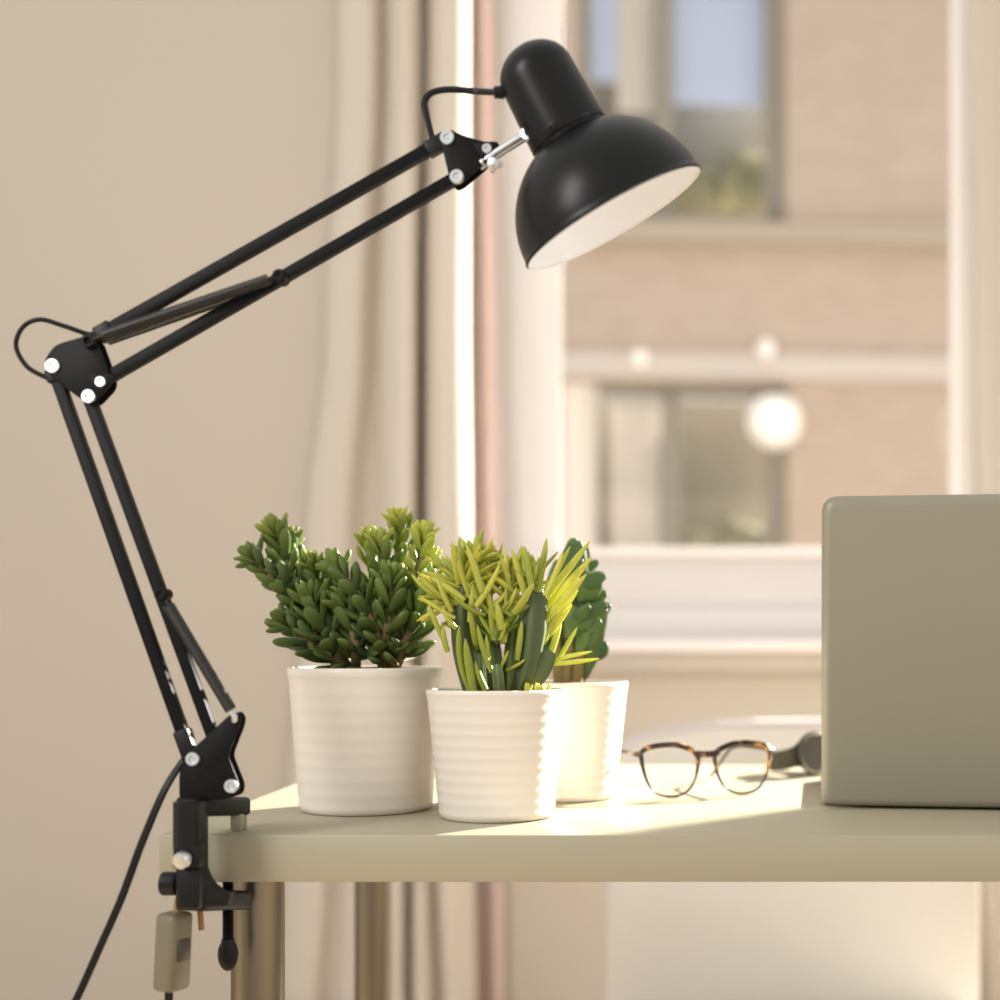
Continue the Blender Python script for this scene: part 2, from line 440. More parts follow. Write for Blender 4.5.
bm = B(); box(bm, (lx0 + 0.03, 1.169, DZ + 0.001), (lx0 + LW - 0.03, 1.186, DZ + 0.010), 0.003); obj('hinge', bm, M['lapdark'], lap)
bo = ngon_round([(lx0, 1.178), (lx0 + LW, 1.178), (lx0 + LW, 1.410), (lx0, 1.410)], 0.011, 5)
bm = B(); prism(bm, [(p.x, p.y, DZ + 0.0015) for p in bo], (0, 0, 0.013), 0.003, 3); base = obj('base', bm, M['lap'], lap, angle=60)
bm = B()
for r_ in range(5):
    for c_ in range(14):
        x = lx0 + 0.055 + c_ * 0.0202; y = 1.195 + r_ * 0.0195
        box(bm, (x, y, DZ + 0.0142), (x + 0.0172, y + 0.0165, DZ + 0.0158))
obj('keyboard', bm, M['lapdark'], base, smooth=False)
lap.rotation_euler.z = LYAW

# ------------------------------------------------------------------ plant pots
def pot(root, cx, cy, r_top, r_bot, h, ribs, depth, rim):
    m = Matrix.Translation((cx, cy, DZ))
    prof = [(0, 0.0012), (r_bot - 0.004, 0.0), (r_bot - 0.001, 0.0015), (r_bot, 0.004)]
    n = ribs * 8; top = h - rim
    for i in range(n + 1):
        t = i / n; z = 0.005 + t * (top - 0.005)
        rr_ = r_bot + (r_top - r_bot) * (z / h)
        ph = (t * ribs) % 1.0
        prof.append((rr_ - depth * (math.sin(math.pi * ph) ** 1.5), z))
    prof += [(r_top - 0.0006, top + 0.001), (r_top, top + 0.0025), (r_top + 0.0004, h - 0.002), (r_top - 0.0006, h - 0.0003), (r_top - 0.002, h),
             (r_top - 0.0036, h - 0.0006), (r_top - 0.0042, h - 0.003), (r_top - 0.0062, h - 0.02), (0, h - 0.022)]
    bm = B(); lathe(bm, prof, m, 144); obj('pot', bm, M['pot'], root, angle=60)
    bm = B(); rs = r_top - 0.0052
    rings = [(rs * k / 6, ) for k in range(7)]
    pr = [(rs * (1 - k / 6), h - 0.0035 + 0.0035 * (k / 6)) for k in range(7)]
    lathe(bm, pr, m, 40)
    for v in bm.verts:
        v.co.z += 0.0018 * noise.noise(v.co * 160)
    obj('soil', bm, M['soil'], root, angle=80)

def leaf(bm, lay, base, axis, up, L, W, T, prof, age, bend=0.0, n=8, seg=8, cup=0.0):
    """Thick fleshy leaf; age 0..1 goes to the shared 'age' attribute."""
    ax = V(axis).normalized(); upv = V(up); upv = (upv - ax * upv.dot(ax))
    upv = upv.normalized() if upv.length > 1e-6 else ax.orthogonal().normalized()
    side = ax.cross(upv); p = V(base); rings = []
    d = ax.copy(); u = upv.copy()
    ts = [1 - (1 - i / n) ** 1.5 for i in range(n + 1)]
    for i in range(n + 1):
        w = prof(ts[i])
        if i > 0:
            step = L * (ts[i] - ts[i - 1])
            d = (d + u * bend * step / L).normalized(); u = (u - d * u.dot(d)).normalized(); p = p + d * step
        ring = []
        for k in range(seg):
            a = 2 * math.pi * k / seg
            cc, ss = math.cos(a), math.sin(a)
            q = p + side * (cc * W / 2 * w) + u * (ss * T / 2 * w + cup * W * w * cc * cc)
            ring.append(bm.verts.new(q))
        rings.append(ring)
    fs = []
    for i in range(n):
        for k in range(seg):
            fs.append(bm.faces.new((rings[i][k], rings[i][(k + 1) % seg], rings[i + 1][(k + 1) % seg], rings[i + 1][k])))
    fs.append(bm.faces.new(rings[0][::-1])); fs.append(bm.faces.new(rings[-1]))
    for i, ring in enumerate(rings):
        for v in ring: v[lay] = max(0, min(1, age + 0.18 * (i / n - 0.5)))

OBOV = lambda t: max(0.06, (0.42 + 0.58 * min(1, t / .58) ** .9) * (1 if t < .58 else math.sqrt(max(0, 1 - ((t - .58) / .42) ** 2.2))))
FING = lambda t: max(0.10, (0.72 + 0.5 * t - 0.55 * t * t) * (1 - t ** 5) ** 0.6) if t < 0.99 else 0.14
SPIK = lambda t: max(0.04, (0.6 + 0.9 * t - 1.5 * t * t * 0.9) if t < 0.97 else 0.08)
PADP = lambda t: max(0.12, math.sin(math.pi * (0.08 + 0.86 * t)) ** 0.6)

def newleafbm():
    bm = B(); lay = bm.verts.layers.float.new('age'); return bm, lay

R = random.Random(11)
def rnd(a, b): return R.uniform(a, b)

# --- jade plant in the wide left pot
jy = 1.160
jx = wx(366.5, jy)
jade = thing('potted_plant', 'jade plant with thick oval leaves in the white pot nearest the lamp', 'potted plant', (jx, jy, DZ))
JH = DZ and (wz(667, jy - 0.0) - DZ)
pot(jade, jx, jy, 76 * jy / F, 65 * jy / F, JH, 9, 0.00025, 0.010)
jsoil = DZ + JH - 0.005
bmL, lay = newleafbm(); bmS = B()
# branches: list of (px, py, depth offset) from the soil to the tip, with leaf size and age
br = [
    ([(352, 672, 0), (332, 640, .00), (304, 600, -.005), (286, 560, -.005), (278, 540, -.005)], .95, .45, 1.0),
    ([(345, 672, -.01), (322, 640, -.02), (296, 600, -.02), (270, 574, -.02), (258, 563, -.02)], .85, .25, .75),
    ([(350, 672, .01), (330, 635, .02), (306, 590, .015), (292, 560, .01), (290, 548, .01)], .85, .45, .75),
    ([(352, 672, .01), (338, 640, .012), (325, 605, .0), (318, 582, .0), (315, 572, -.005)], .85, .42, .8),
    ([(350, 672, .0), (335, 650, -.03), (322, 628, -.035), (312, 606, -.035)], 1.0, .28, .8),
    ([(350, 672, .0), (330, 655, -.025), (305, 640, -.03), (292, 628, -.03)], .95, .2, .8),
    ([(388, 672, 0), (392, 630, 0), (398, 585, .0), (401, 545, .0), (400, 530, 0)], .85, .7, 1.0),
    ([(385, 672, .01), (380, 630, .02), (374, 590, .02), (372, 562, .015), (371, 548, .015)], .8, .75, .8),
    ([(390, 672, -.01), (402, 630, -.02), (414, 585, -.02), (421, 555, -.02), (423, 542, -.02)], .8, .85, .8),
    ([(386, 672, .0), (388, 630, -.015), (386, 590, -.02), (384, 560, -.02), (382, 550, -.02)], .85, .6, .8),
    ([(385, 672, -.01), (378, 640, -.03), (366, 610, -.035), (352, 586, -.035), (342, 574, -.03)], .95, .35, .8),
    ([(392, 672, .0), (404, 645, -.025), (416, 620, -.03), (424, 598, -.03)], 1.0, .35, .8),
    ([(382, 672, .0), (386, 640, -.03), (390, 610, -.038), (392, 588, -.038)], 1.0, .35, .8),
    ([(355, 672, .0), (356, 650, -.03), (352, 630, -.03), (346, 610, -.03)], 1.0, .25, .7),
    ([(388, 672, .02), (410, 640, .03), (424, 600, .03), (428, 570, .03)], .9, .6, .8),
]
for pts, size, age, dens in br:
    w = [P(a, b, jy + c) for a, b, c in pts]
    w[0].z = jsoil - 0.004
    cv = spline(w, 10)
    tube(bmS, cv, [0.0055 * (1 - 0.65 * i / (len(cv) - 1)) for i in range(len(cv))], 8)
    n = len(cv); k = 0; acc = 0.0; phi = rnd(0, 6.28)
    fr = frames(cv)
    for i in range(4, n):
        acc += (cv[i] - cv[i - 1]).length
        f = i / (n - 1)
        gap = 0.0078 * size * (1.2 - 0.45 * f)
        if acc < gap: continue
        acc = 0
        T, U, Wd = fr[i]
        phi += math.pi / 2 + rnd(-.25, .25)
        for s in (0, math.pi):
            a = phi + s
            out = U * math.cos(a) + Wd * math.sin(a)
            tilt = 0.45 + 0.75 * f
            ax = out + T * tilt + V((0, 0, 0.15))
            L_ = 0.033 * size * (1.12 - 0.36 * f) * rnd(.85, 1.12)
            ag = age * (0.35 + 0.75 * f) + rnd(-.12, .12)
            leaf(bmL, lay, cv[i] + out * 0.001, ax, T, L_, L_ * 0.42, L_ * 0.21, OBOV, ag, bend=rnd(.1, .5), cup=0.06)
    # rosette at the tip
    T, U, Wd = fr[-1]
    for q in range(13):
        a = q * 2.4 + phi; out = U * math.cos(a) + Wd * math.sin(a)
        el = 0.45 + 0.17 * q
        L_ = (0.027 - 0.0009 * q) * size * rnd(.9, 1.1)
        leaf(bmL, lay, cv[-1] + T * 0.0006 * q, out + T * el, T, L_, L_ * 0.38, L_ * 0.2, OBOV, age * 1.15 + 0.02 * q + rnd(-.1, .1), bend=rnd(0, .35), cup=0.06)
obj('stem', bmS, M['stem'], jade); obj('foliage', bmL, M['jade'], jade, angle=70)

# --- spiky yellow-green succulent in the front pot
fy = 1.108
fx = wx(497, fy)
fro = thing('potted_plant', 'spiky yellow green succulent with cactus columns in the frontmost white ribbed pot', 'potted plant', (fx, fy, DZ))
FH = wz(691, fy - 0.06) - DZ
pot(fro, fx, fy, 70 * fy / F, 57 * fy / F, FH, 10, 0.00036, 0.007)
fs = DZ + FH - 0.004
bmL, lay = newleafbm(); bmC, layC = newleafbm()
def column(bm, lay, pts, rads, ribs=6, age=.3):
    cv = spline(pts, 6); n = len(cv); fr = frames(cv); rings = []
    seg = ribs * 4
    for i, p in enumerate(cv):
        t = i / (n - 1) * (len(rads) - 1); j = min(int(t), len(rads) - 2); r = rads[j] * (1 - (t - j)) + rads[j + 1] * (t - j)
        T, U, Wd = fr[i]; ring = []
        for k in range(seg):
            a = 2 * math.pi * k / seg
            rr_ = r * (1 + 0.10 * math.cos(ribs * a))
            v = bm.verts.new(p + (U * math.cos(a) + Wd * math.sin(a)) * rr_); v[lay] = max(0, min(1, age + 0.35 * max(0, math.cos(ribs * a)) - .1))
            ring.append(v)
        rings.append(ring)
    for i in range(n - 1):
        for k in range(seg):
            bm.faces.new((rings[i][k], rings[i][(k + 1) % seg], rings[i + 1][(k + 1) % seg], rings[i + 1][k]))
    bm.faces.new(rings[0][::-1]); bm.faces.new(rings[-1])
FP = lambda a, b, c=0: P(a, b, fy + c)
column(bmC, layC, [FP(474, 694, -.015), FP(464, 655, -.02), FP(462, 620, -.02), FP(464, 590, -.02), FP(466, 583, -.02)], [.0075, .0082, .0085, .0078, .003], 5, .15)
column(bmC, layC, [FP(519, 694, -.015), FP(528, 660, -.02), FP(532, 630, -.02), FP(534, 600, -.02), FP(534, 583, -.02)], [.0075, .0095, .0120, .0115, .005], 6, .15)
column(bmC, layC, [FP(496, 694, -.01), FP(494, 660, -.005), FP(490, 630, 0), FP(488, 605, 0)], [.006, .007, .007, .004], 5, .45)
column(bmC, layC, [FP(508, 694, 0), FP(512, 650, 0.0), FP(514, 610, 0), FP(514, 590, 0)], [.006, .006, .0065, .004], 5, .5)
column(bmC, layC, [FP(484, 694, 0), FP(480, 650, .02), FP(476, 610, .02)], [.006, .006, .004], 5, .3)
column(bmC, layC, [FP(500, 694, -.03), FP(498, 672, -.035), FP(497, 664, -.035)], [.0045, .0045, .002], 5, .5)
# flat pad at the right of the pot
ax = FP(551, 655, -.02) - FP(522, 693, -.02)
leaf(bmC, layC, FP(520, 694, -.02), ax, V((.55, -1, .25)), ax.length * 1.12, 0.021, 0.0045, PADP, .18, bend=0, n=10, seg=10)
obj('cactus_stem', bmC, M['cactus'], fro, angle=60)

def fan(cx, cy, c, n, L0, L1, a0, a1, age, dy=(-.9, .5), W=0.0074, bend=(-.5, .75), prof=FING):
    """n finger leaves from pixel (cx, cy), fanned between the screen angles a0..a1 (degrees, 90 = up)."""
    for i in range(n):
        a = math.radians(rnd(a0, a1)); b = rnd(*dy)
        d = V((math.cos(a), b * 0.7, math.sin(a)))
        L_ = rnd(L0, L1) * 1.15 * fy / F * (1 / math.sqrt(1 + 0.3 * b * b))
        base = FP(cx + rnd(-5, 5), cy + rnd(-5, 5), c + rnd(-.012, .012))
        leaf(bmL, lay, base, d, V((0, 0, 1)) + V((rnd(-.3, .3), rnd(-.3, .3), 0)), L_, W * rnd(.85, 1.25), W * rnd(.55, .8), prof, age + rnd(-.25, .22), bend=rnd(*bend), n=8, seg=7)
fan(462, 585, -.015, 24, 24, 46, 15, 175, .7)
fan(478, 564, -.005, 18, 18, 34, 25, 150, .7)
fan(450, 600, -.02, 14, 22, 38, 115, 220, .8)
fan(492, 588, .0, 20, 24, 42, 25, 155, .75)
fan(512, 592, -.01, 22, 22, 42, 20, 160, .75)
fan(534, 588, -.02, 16, 22, 40, 40, 140, .5, W=.0060)
fan(488, 612, -.025, 14, 20, 36, 0, 180, .55)
fan(510, 616, -.025, 14, 20, 36, 10, 170, .55)
fan(472, 612, -.005, 14, 20, 38, 90, 205, .7)
fan(500, 640, -.02, 14, 22, 40, 20, 160, .35)
fan(480, 650, -.01, 10, 22, 40, 60, 170, .35)
fan(520, 640, .0, 10, 22, 40, 20, 120, .5)
for (x0, y0, x1, y1, w_, ag, bd) in ((462, 606, 428, 590, .0075, .9, .35), (465, 600, 433, 572, .0078, .85, -.3), (470, 596, 452, 556, .008, .75, .3), (482, 592, 470, 545, .0075, .7, -.2), (476, 606, 505, 570, .008, .8, .3),
                              (522, 600, 490, 566, .0075, .9, -.3), (520, 606, 484, 588, .0075, .8, .4), (526, 596, 512, 552, .0075, .75, .2), (538, 592, 546, 540, .0072, .55, -.1), (532, 590, 524, 548, .007, .5, .2),
                              (545, 596, 566, 556, .0075, .85, .2), (498, 620, 482, 590, .0075, .6, .4), (470, 622, 474, 590, .0085, .8, .1), (502, 630, 496, 604, .008, .65, .3), (505, 612, 520, 590, .007, .7, .3), (456, 628, 438, 612, .0075, .8, .5), (448, 652, 436, 628, .0072, .6, .6)):
    c = -.036 + rnd(-.008, .012)
    a_ = FP(x0, y0, c); b_ = FP(x1, y1, c + rnd(-.008, .006)); d = b_ - a_
    leaf(bmL, lay, a_, d, V((rnd(-.3, .3), -.4, 1)), d.length * 1.04, w_, w_ * .75, FING, ag, bend=bd, n=10, seg=9)
# yellow swept leaves at the right
for (x0, y0, x1, y1, w_, ag) in ((541, 604, 590, 541, .0085, .85), (543, 612, 592, 557, .0095, .95), (542, 622, 590, 572, .0095, .9), (542, 632, 578, 590, .009, .85), (541, 644, 572, 604, .008, .85),
                              (543, 596, 570, 546, .007, .8), (548, 662, 561, 622, .008, .75), (556, 664, 576, 628, .0055, .7), (552, 660, 592, 651, .006, .85), (553, 664, 600, 661, .0062, .85), (538, 650, 556, 612, .008, .8)):
    c = -.012 + rnd(-.006, .01)
    a_ = FP(x0, y0, c); b_ = FP(x1, y1, c + rnd(-.02, .02)); d = b_ - a_
    leaf(bmL, lay, a_, d, V((.5, -.6, .5)), d.length, w_ * .92, w_ * .6, FING, ag - .12, bend=rnd(-.05, .3), n=9)
# curved leaves rising from the base, in front
for (x0, y0, x1, y1, w_, ag, bd) in ((470, 690, 441, 630, .0085, .45, .7), (474, 692, 462, 640, .0095, .4, .25), (486, 690, 470, 664, .0085, .35, .4), (492, 672, 471, 628, .0075, .45, .35),
                              (476, 645, 470, 610, .0075, .55, .1), (506, 670, 527, 664, .0055, .55, .4), (517, 660, 523, 622, .0075, .5, .1), (498, 690, 500, 668, .0085, .45, .1), (494, 640, 489, 600, .007, .6, .3), (500, 668, 510, 652, .0055, .5, .2), (444, 640, 424, 606, .0065, .7, .3), (455, 618, 418, 600, .006, .85, .2), (452, 612, 436, 580, .0075, .85, .1), (500, 640, 507, 624, .006, .6, .2), (489, 668, 486, 636, .006, .5, .1)):
    c = -.032 + rnd(-.006, .006)
    a_ = FP(x0, y0, c); b_ = FP(x1, y1, c - .004); d = b_ - a_
    leaf(bmL, lay, a_, d, V((0, -.4, 1)), d.length * 1.03, w_, w_ * .7, FING, ag, bend=bd, n=9)
for (x0, y0) in ((538, 692), (549, 690), (528, 694)):
    for _ in range(5):
        a = rnd(0, 3.14); leaf(bmL, lay, V((FP(x0, y0, -.02).x, fy - .03, fs)), V((math.cos(a), rnd(-.4, .2), .35 + .5 * math.sin(a))), V((0, 0, 1)), .010, .005, .0035, FING, .85, bend=.2)
obj('foliage', bmL, M['finger'], fro, angle=70)

# --- dark green pads in the back pot
by = 1.245
bx = wx(565.5, by)
bak = thing('potted_plant', 'dark green broad leaved succulent in the ribbed pot behind the spiky one', 'potted plant', (bx, by, DZ))
BH = wz(682, by - 0.02) - DZ
pot(bak, bx, by, 62.5 * by / F, 50 * by / F, BH, 10, 0.00036, 0.007)
bmC, layC = newleafbm(); bmS = B()
BP = lambda a, b, c=0: P(a, b, by + c)
for (x0, y0, x1, y1, wpx, ag) in ((566, 615, 578, 540, 34, .25), (574, 625, 590, 572, 26, .3), (572, 645, 575, 590, 42, .3), (582, 650, 592, 592, 36, .35), (586, 660, 604, 608, 18, .4), (578, 678, 596, 630, 26, .3),
                               (566, 678, 572, 620, 34, .2), (552, 660, 550, 590, 34, .25), (556, 625, 560, 560, 26, .3), (588, 600, 600, 580, 14, .35), (592, 618, 603, 596, 12, .4), (575, 684, 590, 655, 20, .4)):
    c = rnd(-.02, .02)
    a_ = BP(x0, y0, c); b_ = BP(x1, y1, c + rnd(-.01, .01)); d = b_ - a_
    leaf(bmC, layC, a_, d, V((rnd(-.5, .5), -1, rnd(-.2, .3))), d.length, wpx * by / F, .006, PADP, ag + rnd(-.1, .1), bend=rnd(-.1, .15), n=10, seg=12)
for q in range(46):
    t = q / 46; px_ = 584 + rnd(-16, 17) - 6 * t; py_ = 655 - 92 * t + rnd(-8, 8)
    a = rnd(.2, 2.6) if px_ < 584 else rnd(-.1, 1.4)
    leaf(bmC, layC, BP(px_ - 6 * math.cos(a), py_, rnd(-.03, .03)), V((math.cos(a), rnd(-.5, .5), .3 + math.sin(a))), V((rnd(-.4, .4), -1, .4)), rnd(.016, .026), rnd(.011, .017), .0045, PADP, rnd(.15, .6), bend=rnd(-.2, .3), n=7, seg=8)
for (x0, x1, y1) in ((566, 570, 640), (560, 556, 630), (576, 582, 640)):
    p0 = BP(x0, 690); p0.z = DZ + BH - .012
    tube(bmS, [p0, BP((x0 + x1) / 2, 660), BP(x1, y1)], [.006, .0055, .004], 10)
obj('stem', bmS, M['stem'], bak); obj('foliage', bmC, M['pad'], bak, angle=70)

# ------------------------------------------------------------------ eyeglasses
gl = thing('eyeglasses', 'tortoiseshell eyeglasses with clear lower rims lying open on the desk', 'glasses', (wx(706, 1.255), 1.255, DZ))
g0 = P(637, 798, 1.237); yaw = math.radians(21)
gX = V((math.cos(yaw), math.sin(yaw), 0)); gY = V((-math.sin(yaw), math.cos(yaw), 0)); lean = math.radians(6)
gZ = (V((0, 0, 1)) * math.cos(lean) - gY * -math.sin(lean)).normalized()
k = 1.245 / F
org = P(708, 0, 1.255); org.z = DZ
def G(u, v, w=0): return org + gX * u + gZ * v + gY * w
def lensloop(side):
    # local outline of one rim, u from the nose outward, v up (metres)
    o_ = [(.0085, .036), (.0095, .028), (.0125, .017), (.019, .0075), (.029, .0022), (.041, .0016), (.052, .0045), (.0605, .0135), (.0650, .026), (.0672, .038), (.0660, .0450), (.0585, .0485), (.045, .0505), (.030, .0500), (.017, .0460), (.0105, .0415)]
    pts = [V((side * a, b, 0)) for a, b in o_]
    return spline(pts + [pts[0]], 4)[:-1]
def rimtube(bm, loop, r):
    tube(bm, [G(p.x, p.y) for p in loop], r, 8, closed=True)
bm = B()
for s in (-1, 1):
    lp = lensloop(s); n = len(lp)
    rad = [0.0012 + 0.0016 * max(0, min(1, (p.y - .015) / .03)) for p in lp]
    tube(bm, [G(p.x, p.y) for p in lp], rad, 8, closed=True)
tube(bm, spline([G(-.0125, .042, .0), G(-.006, .0405, -.001), G(.006, .0405, -.001), G(.0125, .042, .0)], 5), 0.0034, 8)
for s in (-1, 1):
    tube(bm, [G(s * .0655, .0425, 0), G(s * .0705, .0425, .001), G(s * .0715, .0420, .007)], [.0030, .0030, .0024], 8)
obj('frame_front', bm, M['tort'], gl, angle=60)
for s in (-1, 1):
    bm = B(); lp = lensloop(s)
    c = bm.verts.new(G(s * .038, .026, -.0018)); vs = [bm.verts.new(G(p.x, p.y, 0)) for p in lp]
    c2 = bm.verts.new(G(s * .038, .026, -.0004)); vs2 = [bm.verts.new(G(p.x, p.y, .0012)) for p in lp]
    for i in range(len(vs)):
        j = (i + 1) % len(vs)
        bm.faces.new((c, vs[i], vs[j])); bm.faces.new((c2, vs2[j], vs2[i])); bm.faces.new((vs[i], vs2[i], vs2[j], vs[j]))
    obj('lens', bm, M['lens'], gl, angle=60)
for s in (-1, 1):
    bm = B()
    hinge = G(s * .0715, .0420, .007)
    tip = G(s * .066, 0, .148); tip.z = DZ + .0030
    mid = G(s * .071, 0, .085); mid.z = DZ + .0400
    ear = G(s * .070, 0, .108); ear.z = DZ + .0340
    tube(bm, spline([hinge, G(s * .0715, .0422, .03), mid, ear, G(s * .068, .016, .130) * 1.0, tip], 6), 0.0019, 8, flat=0.7)
    obj('temple', bm, M['tort'], gl, angle=60)

# ------------------------------------------------------------------ wristwatch
wy_ = 1.47
wc = P(800, 775, wy_)
wa = thing('wristwatch', 'dark wristwatch with a woven strap lying on its side beside the laptop', 'watch', (wc.x, wy_, DZ))
Rw = 0.0245; cz = DZ + Rw + .0005
cc_ = P(815, 760, 1.455); cc_.z = cz
fn = V((.42, -.90, .10)).normalized()      # the way the dial faces
mt = basis(cc_, fn, V((0, 0, 1)))
bm = B(); lathe(bm, [(0, -.008), (.019, -.008), (.0215, -.005), (.0235, -.002), (.0243, .001), (.0243, .003), (.0225, .005), (.0212, .0052), (.0205, .0035), (0, .0035)], mt, 40); wcs = obj('watch_case', bm, M['case'], wa, angle=35)
bm = B(); lathe(bm, [(0, .0036), (.0203, .0036), (.0203, .0042), (0, .0042)], mt, 40); obj('dial', bm, M['dial'], wcs)
bm = B(); lathe(bm, [(.0205, .0044), (.0216, .0054), (.0226, .0050), (.0222, .0040)], mt, 40, closed_prof=True); obj('bezel', bm, M['bezel'], wcs)
bm = B(); cdir = (V((0, 0, -.75)) + V((.66, .3, 0)) * .9).normalized(); cdir = (cdir - fn * cdir.dot(fn)).normalized()
lathe(bm, [(0, .0235), (.0022, .0235), (.003, .0245), (.003, .0275), (.0022, .0282), (0, .0282)], basis(cc_, cdir), 16); obj('crown', bm, M['bezel'], wcs)
# strap: a closed loop with upright width
h1 = cc_ + fn.cross(V((0, 0, 1))).normalized() * -.020 - fn * .006
side_ = fn.cross(V((0, 0, 1))).normalized()          # horizontal, across the dial
if side_.x > 0: side_ = -side_
A0 = cc_ + side_ * .021 - fn * .004; A1 = cc_ - side_ * .021 - fn * .004
loop = spline([A0, A0 + side_ * .013 - fn * .002, A0 + side_ * .020 - fn * .014, A0 + side_ * .014 - fn * .034, cc_ - fn * .058, A1 - side_ * .004 - fn * .040, A1 - side_ * .008 - fn * .014, A1], 7)
bm = B(); inn, outr = [], []
n = len(loop)
for i, p in enumerate(loop):
    t = (loop[min(i + 1, n - 1)] - loop[max(i - 1, 0)]).normalized(); nn = t.cross(V((0, 0, 1))).normalized()
    f = i / (n - 1); drop = -0.0105 * math.sin(math.pi * f) ** .6
    hw = .0118 - .001 * math.sin(math.pi * f)
    row_ = []
    for (sx, sz) in ((-1, -1), (1, -1), (1, 1), (-1, 1)):
        q = V((p.x, p.y, cz + drop)) + nn * sx * .0013 + V((0, 0, sz * hw)); row_.append(bm.verts.new(q))
    inn.append(row_)
for i in range(n - 1):
    for k_ in range(4):
        bm.faces.new((inn[i][k_], inn[i][(k_ + 1) % 4], inn[i + 1][(k_ + 1) % 4], inn[i + 1][k_]))
bm.faces.new(inn[0][::-1]); bm.faces.new(inn[-1])
obj('strap', bm, M['strap'], wa, angle=50)

# ------------------------------------------------------------------ desk lamp
LY = 0.972
la = thing('desk_lamp', 'black swing arm desk lamp clamped to the left end of the desk', 'lamp', P(190, 860, LY))
def plate(name, px_pts, parent, y0=LY - .0068, y1=LY + .0046, t=.0018, rnd_=3.5, holes=None):
    """Two sheets of folded metal with the rods between them (one part)."""
    bm = B(); pts = ngon_round(px_pts, rnd_, 4)
    for Y in (y0, y1):
        poly = [P(p.x, p.y, y0) for p in pts]
        for q in poly: q.y = Y
        prism(bm, poly, (0, t, 0), 0.0005, 2)
    return obj(name, bm, M['black'], parent, angle=40)
def L2(px, py, Y=LY):
    return P(px, py, Y)
YF = LY - .0068        # front face of the plates

# rods
def rod(a, b, parent=None, collar=None):
    bm = B(); bar(bm, L2(*a), L2(*b), .0085, .0085)
    return obj('arm_rod', bm, M['black'], la, angle=30)
r1 = rod((53, 366), (193, 761)); r2 = rod((89, 396.5), (232, 787))
r3 = rod((90, 341), (448, 139)); r4 = rod((101, 382), (457.5, 177.5))
# end sleeves on the rods
def sleeve(a, b, par, w=.0108):
    bm = B(); bar(bm, L2(*a), L2(*b), w, .0110, .001); obj('rod_sleeve', bm, M['plastic'], par, angle=30)
sleeve((427, 151), (447, 139.6), r3); sleeve((182, 730), (193, 761), r1, .0115)
sleeve((54.5, 370), (58.5, 382), r1, .0125); sleeve((98, 336.5), (113, 328), r3, .0115)

# base plate, elbow plate, head plate
bp = plate('base_plate', [(179, 800), (179, 774), (184, 757), (228, 716), (235, 711.5), (241, 716), (240, 725), (228, 756), (240, 786), (238, 795), (231, 798), (222, 800)], la, rnd_=5)
ep = plate('elbow_plate', [(53, 347), (60, 343), (88, 335), (97, 340), (110.5, 378), (109, 387), (94, 403), (86, 402.5), (68, 390), (47, 373), (44, 360)], la, rnd_=5)
hp = plate('head_plate', [(441, 143), (450.5, 128.5), (457, 133), (484, 141.5), (497, 141), (499.5, 146), (485, 163), (463, 182), (456, 185.5), (450, 181)], la, rnd_=4)
# small triangular lugs over the plates
def lug(pts, par):
    bm = B(); poly = [L2(p.x, p.y, YF - .0022) for p in ngon_round(pts, 2.5, 3)]
    prism(bm, poly, (0, .0026, 0), .0005); obj('lug', bm, M['black'], par, angle=40)
lug([(86, 375), (113, 373.5), (114, 381), (99, 395)], ep); lug([(473, 143.5), (497, 141), (499.5, 145.5), (485, 164.5)], hp)
for (a, b, r, par, dy) in ((193, 759, 6.3, bp, 0), (231.5, 786, 6.3, bp, 0), (53, 366, 6.5, ep, 0), (89, 396.5, 6.3, ep, 0), (101, 382, 4.8, ep, .0024), (447.3, 138, 6.5, hp, 0), (457, 177, 6.5, hp, 0), (487, 149, 4.4, hp, .0024)):
    rivet('rivet', L2(a, b, YF - dy), r * LY / F, par, M['chrome'])
rivet('bolt', L2(90, 342, YF), 6.2 * LY / F, ep, M['black'], .005)
rivet('bolt', L2(235, 720, YF), 2.6 * LY / F, bp, M['chrome'], .002)
for (a, b) in ((280, 277), (162, 594)):
    bm = B(); m_ = basis(L2(a, b, LY - .012), (0, -1, 0)); lathe(bm, [(0, -.010), (.0045, -.010), (.0045, 0), (.0052, 0), (.0052, .003), (.004, .0045), (.0022, .0045), (.002, .0032), (0, .0032)], m_, 20); obj('spring_pin', bm, M['black'], r4 if a == 280 else r2, angle=40)

# springs
def helix(a, b, r, turns, wr, per=9):
    a, b = V(a), V(b); m_ = basis(a, b - a); Ln = (b - a).length; pts = []
    for i in range(turns * per + 1):
        t = 2 * math.pi * i / per; pts.append(m_ @ V((r * math.cos(t), r * math.sin(t), Ln * i / (turns * per))))
    return pts
def spring(a, b, Y, r, turns, hookmat, tube_end=True):
    bm = B(); A, Bp = L2(*a, Y), L2(*b, Y); d = (Bp - A)
    tube(bm, helix(A + d * .06, Bp - d * .06, r, turns, .0008), .00085, 5)
    tube(bm, [A, A + d * .07], .0011, 6); tube(bm, [Bp - d * .07, Bp], .0011, 6)
    o_ = obj('spring', bm, M['spring'], la, angle=60)
    return o_
s1 = spring((93, 339), (281, 275), LY - .0118, .0036, 66, None)
s2 = spring((96, 344), (280, 280), LY + .0118, .0036, 62, None)
s3 = spring((164, 598), (235, 717), LY - .0118, .0038, 56, None)
bm = B(); tube(bm, [L2(226, 703, LY - .0118), L2(231, 710, LY - .0118), L2(234.5, 716.5, LY - .0118), L2(235, 720, LY - .0085)], .0022, 8); obj('spring_hook', bm, M['chrome'], s3)

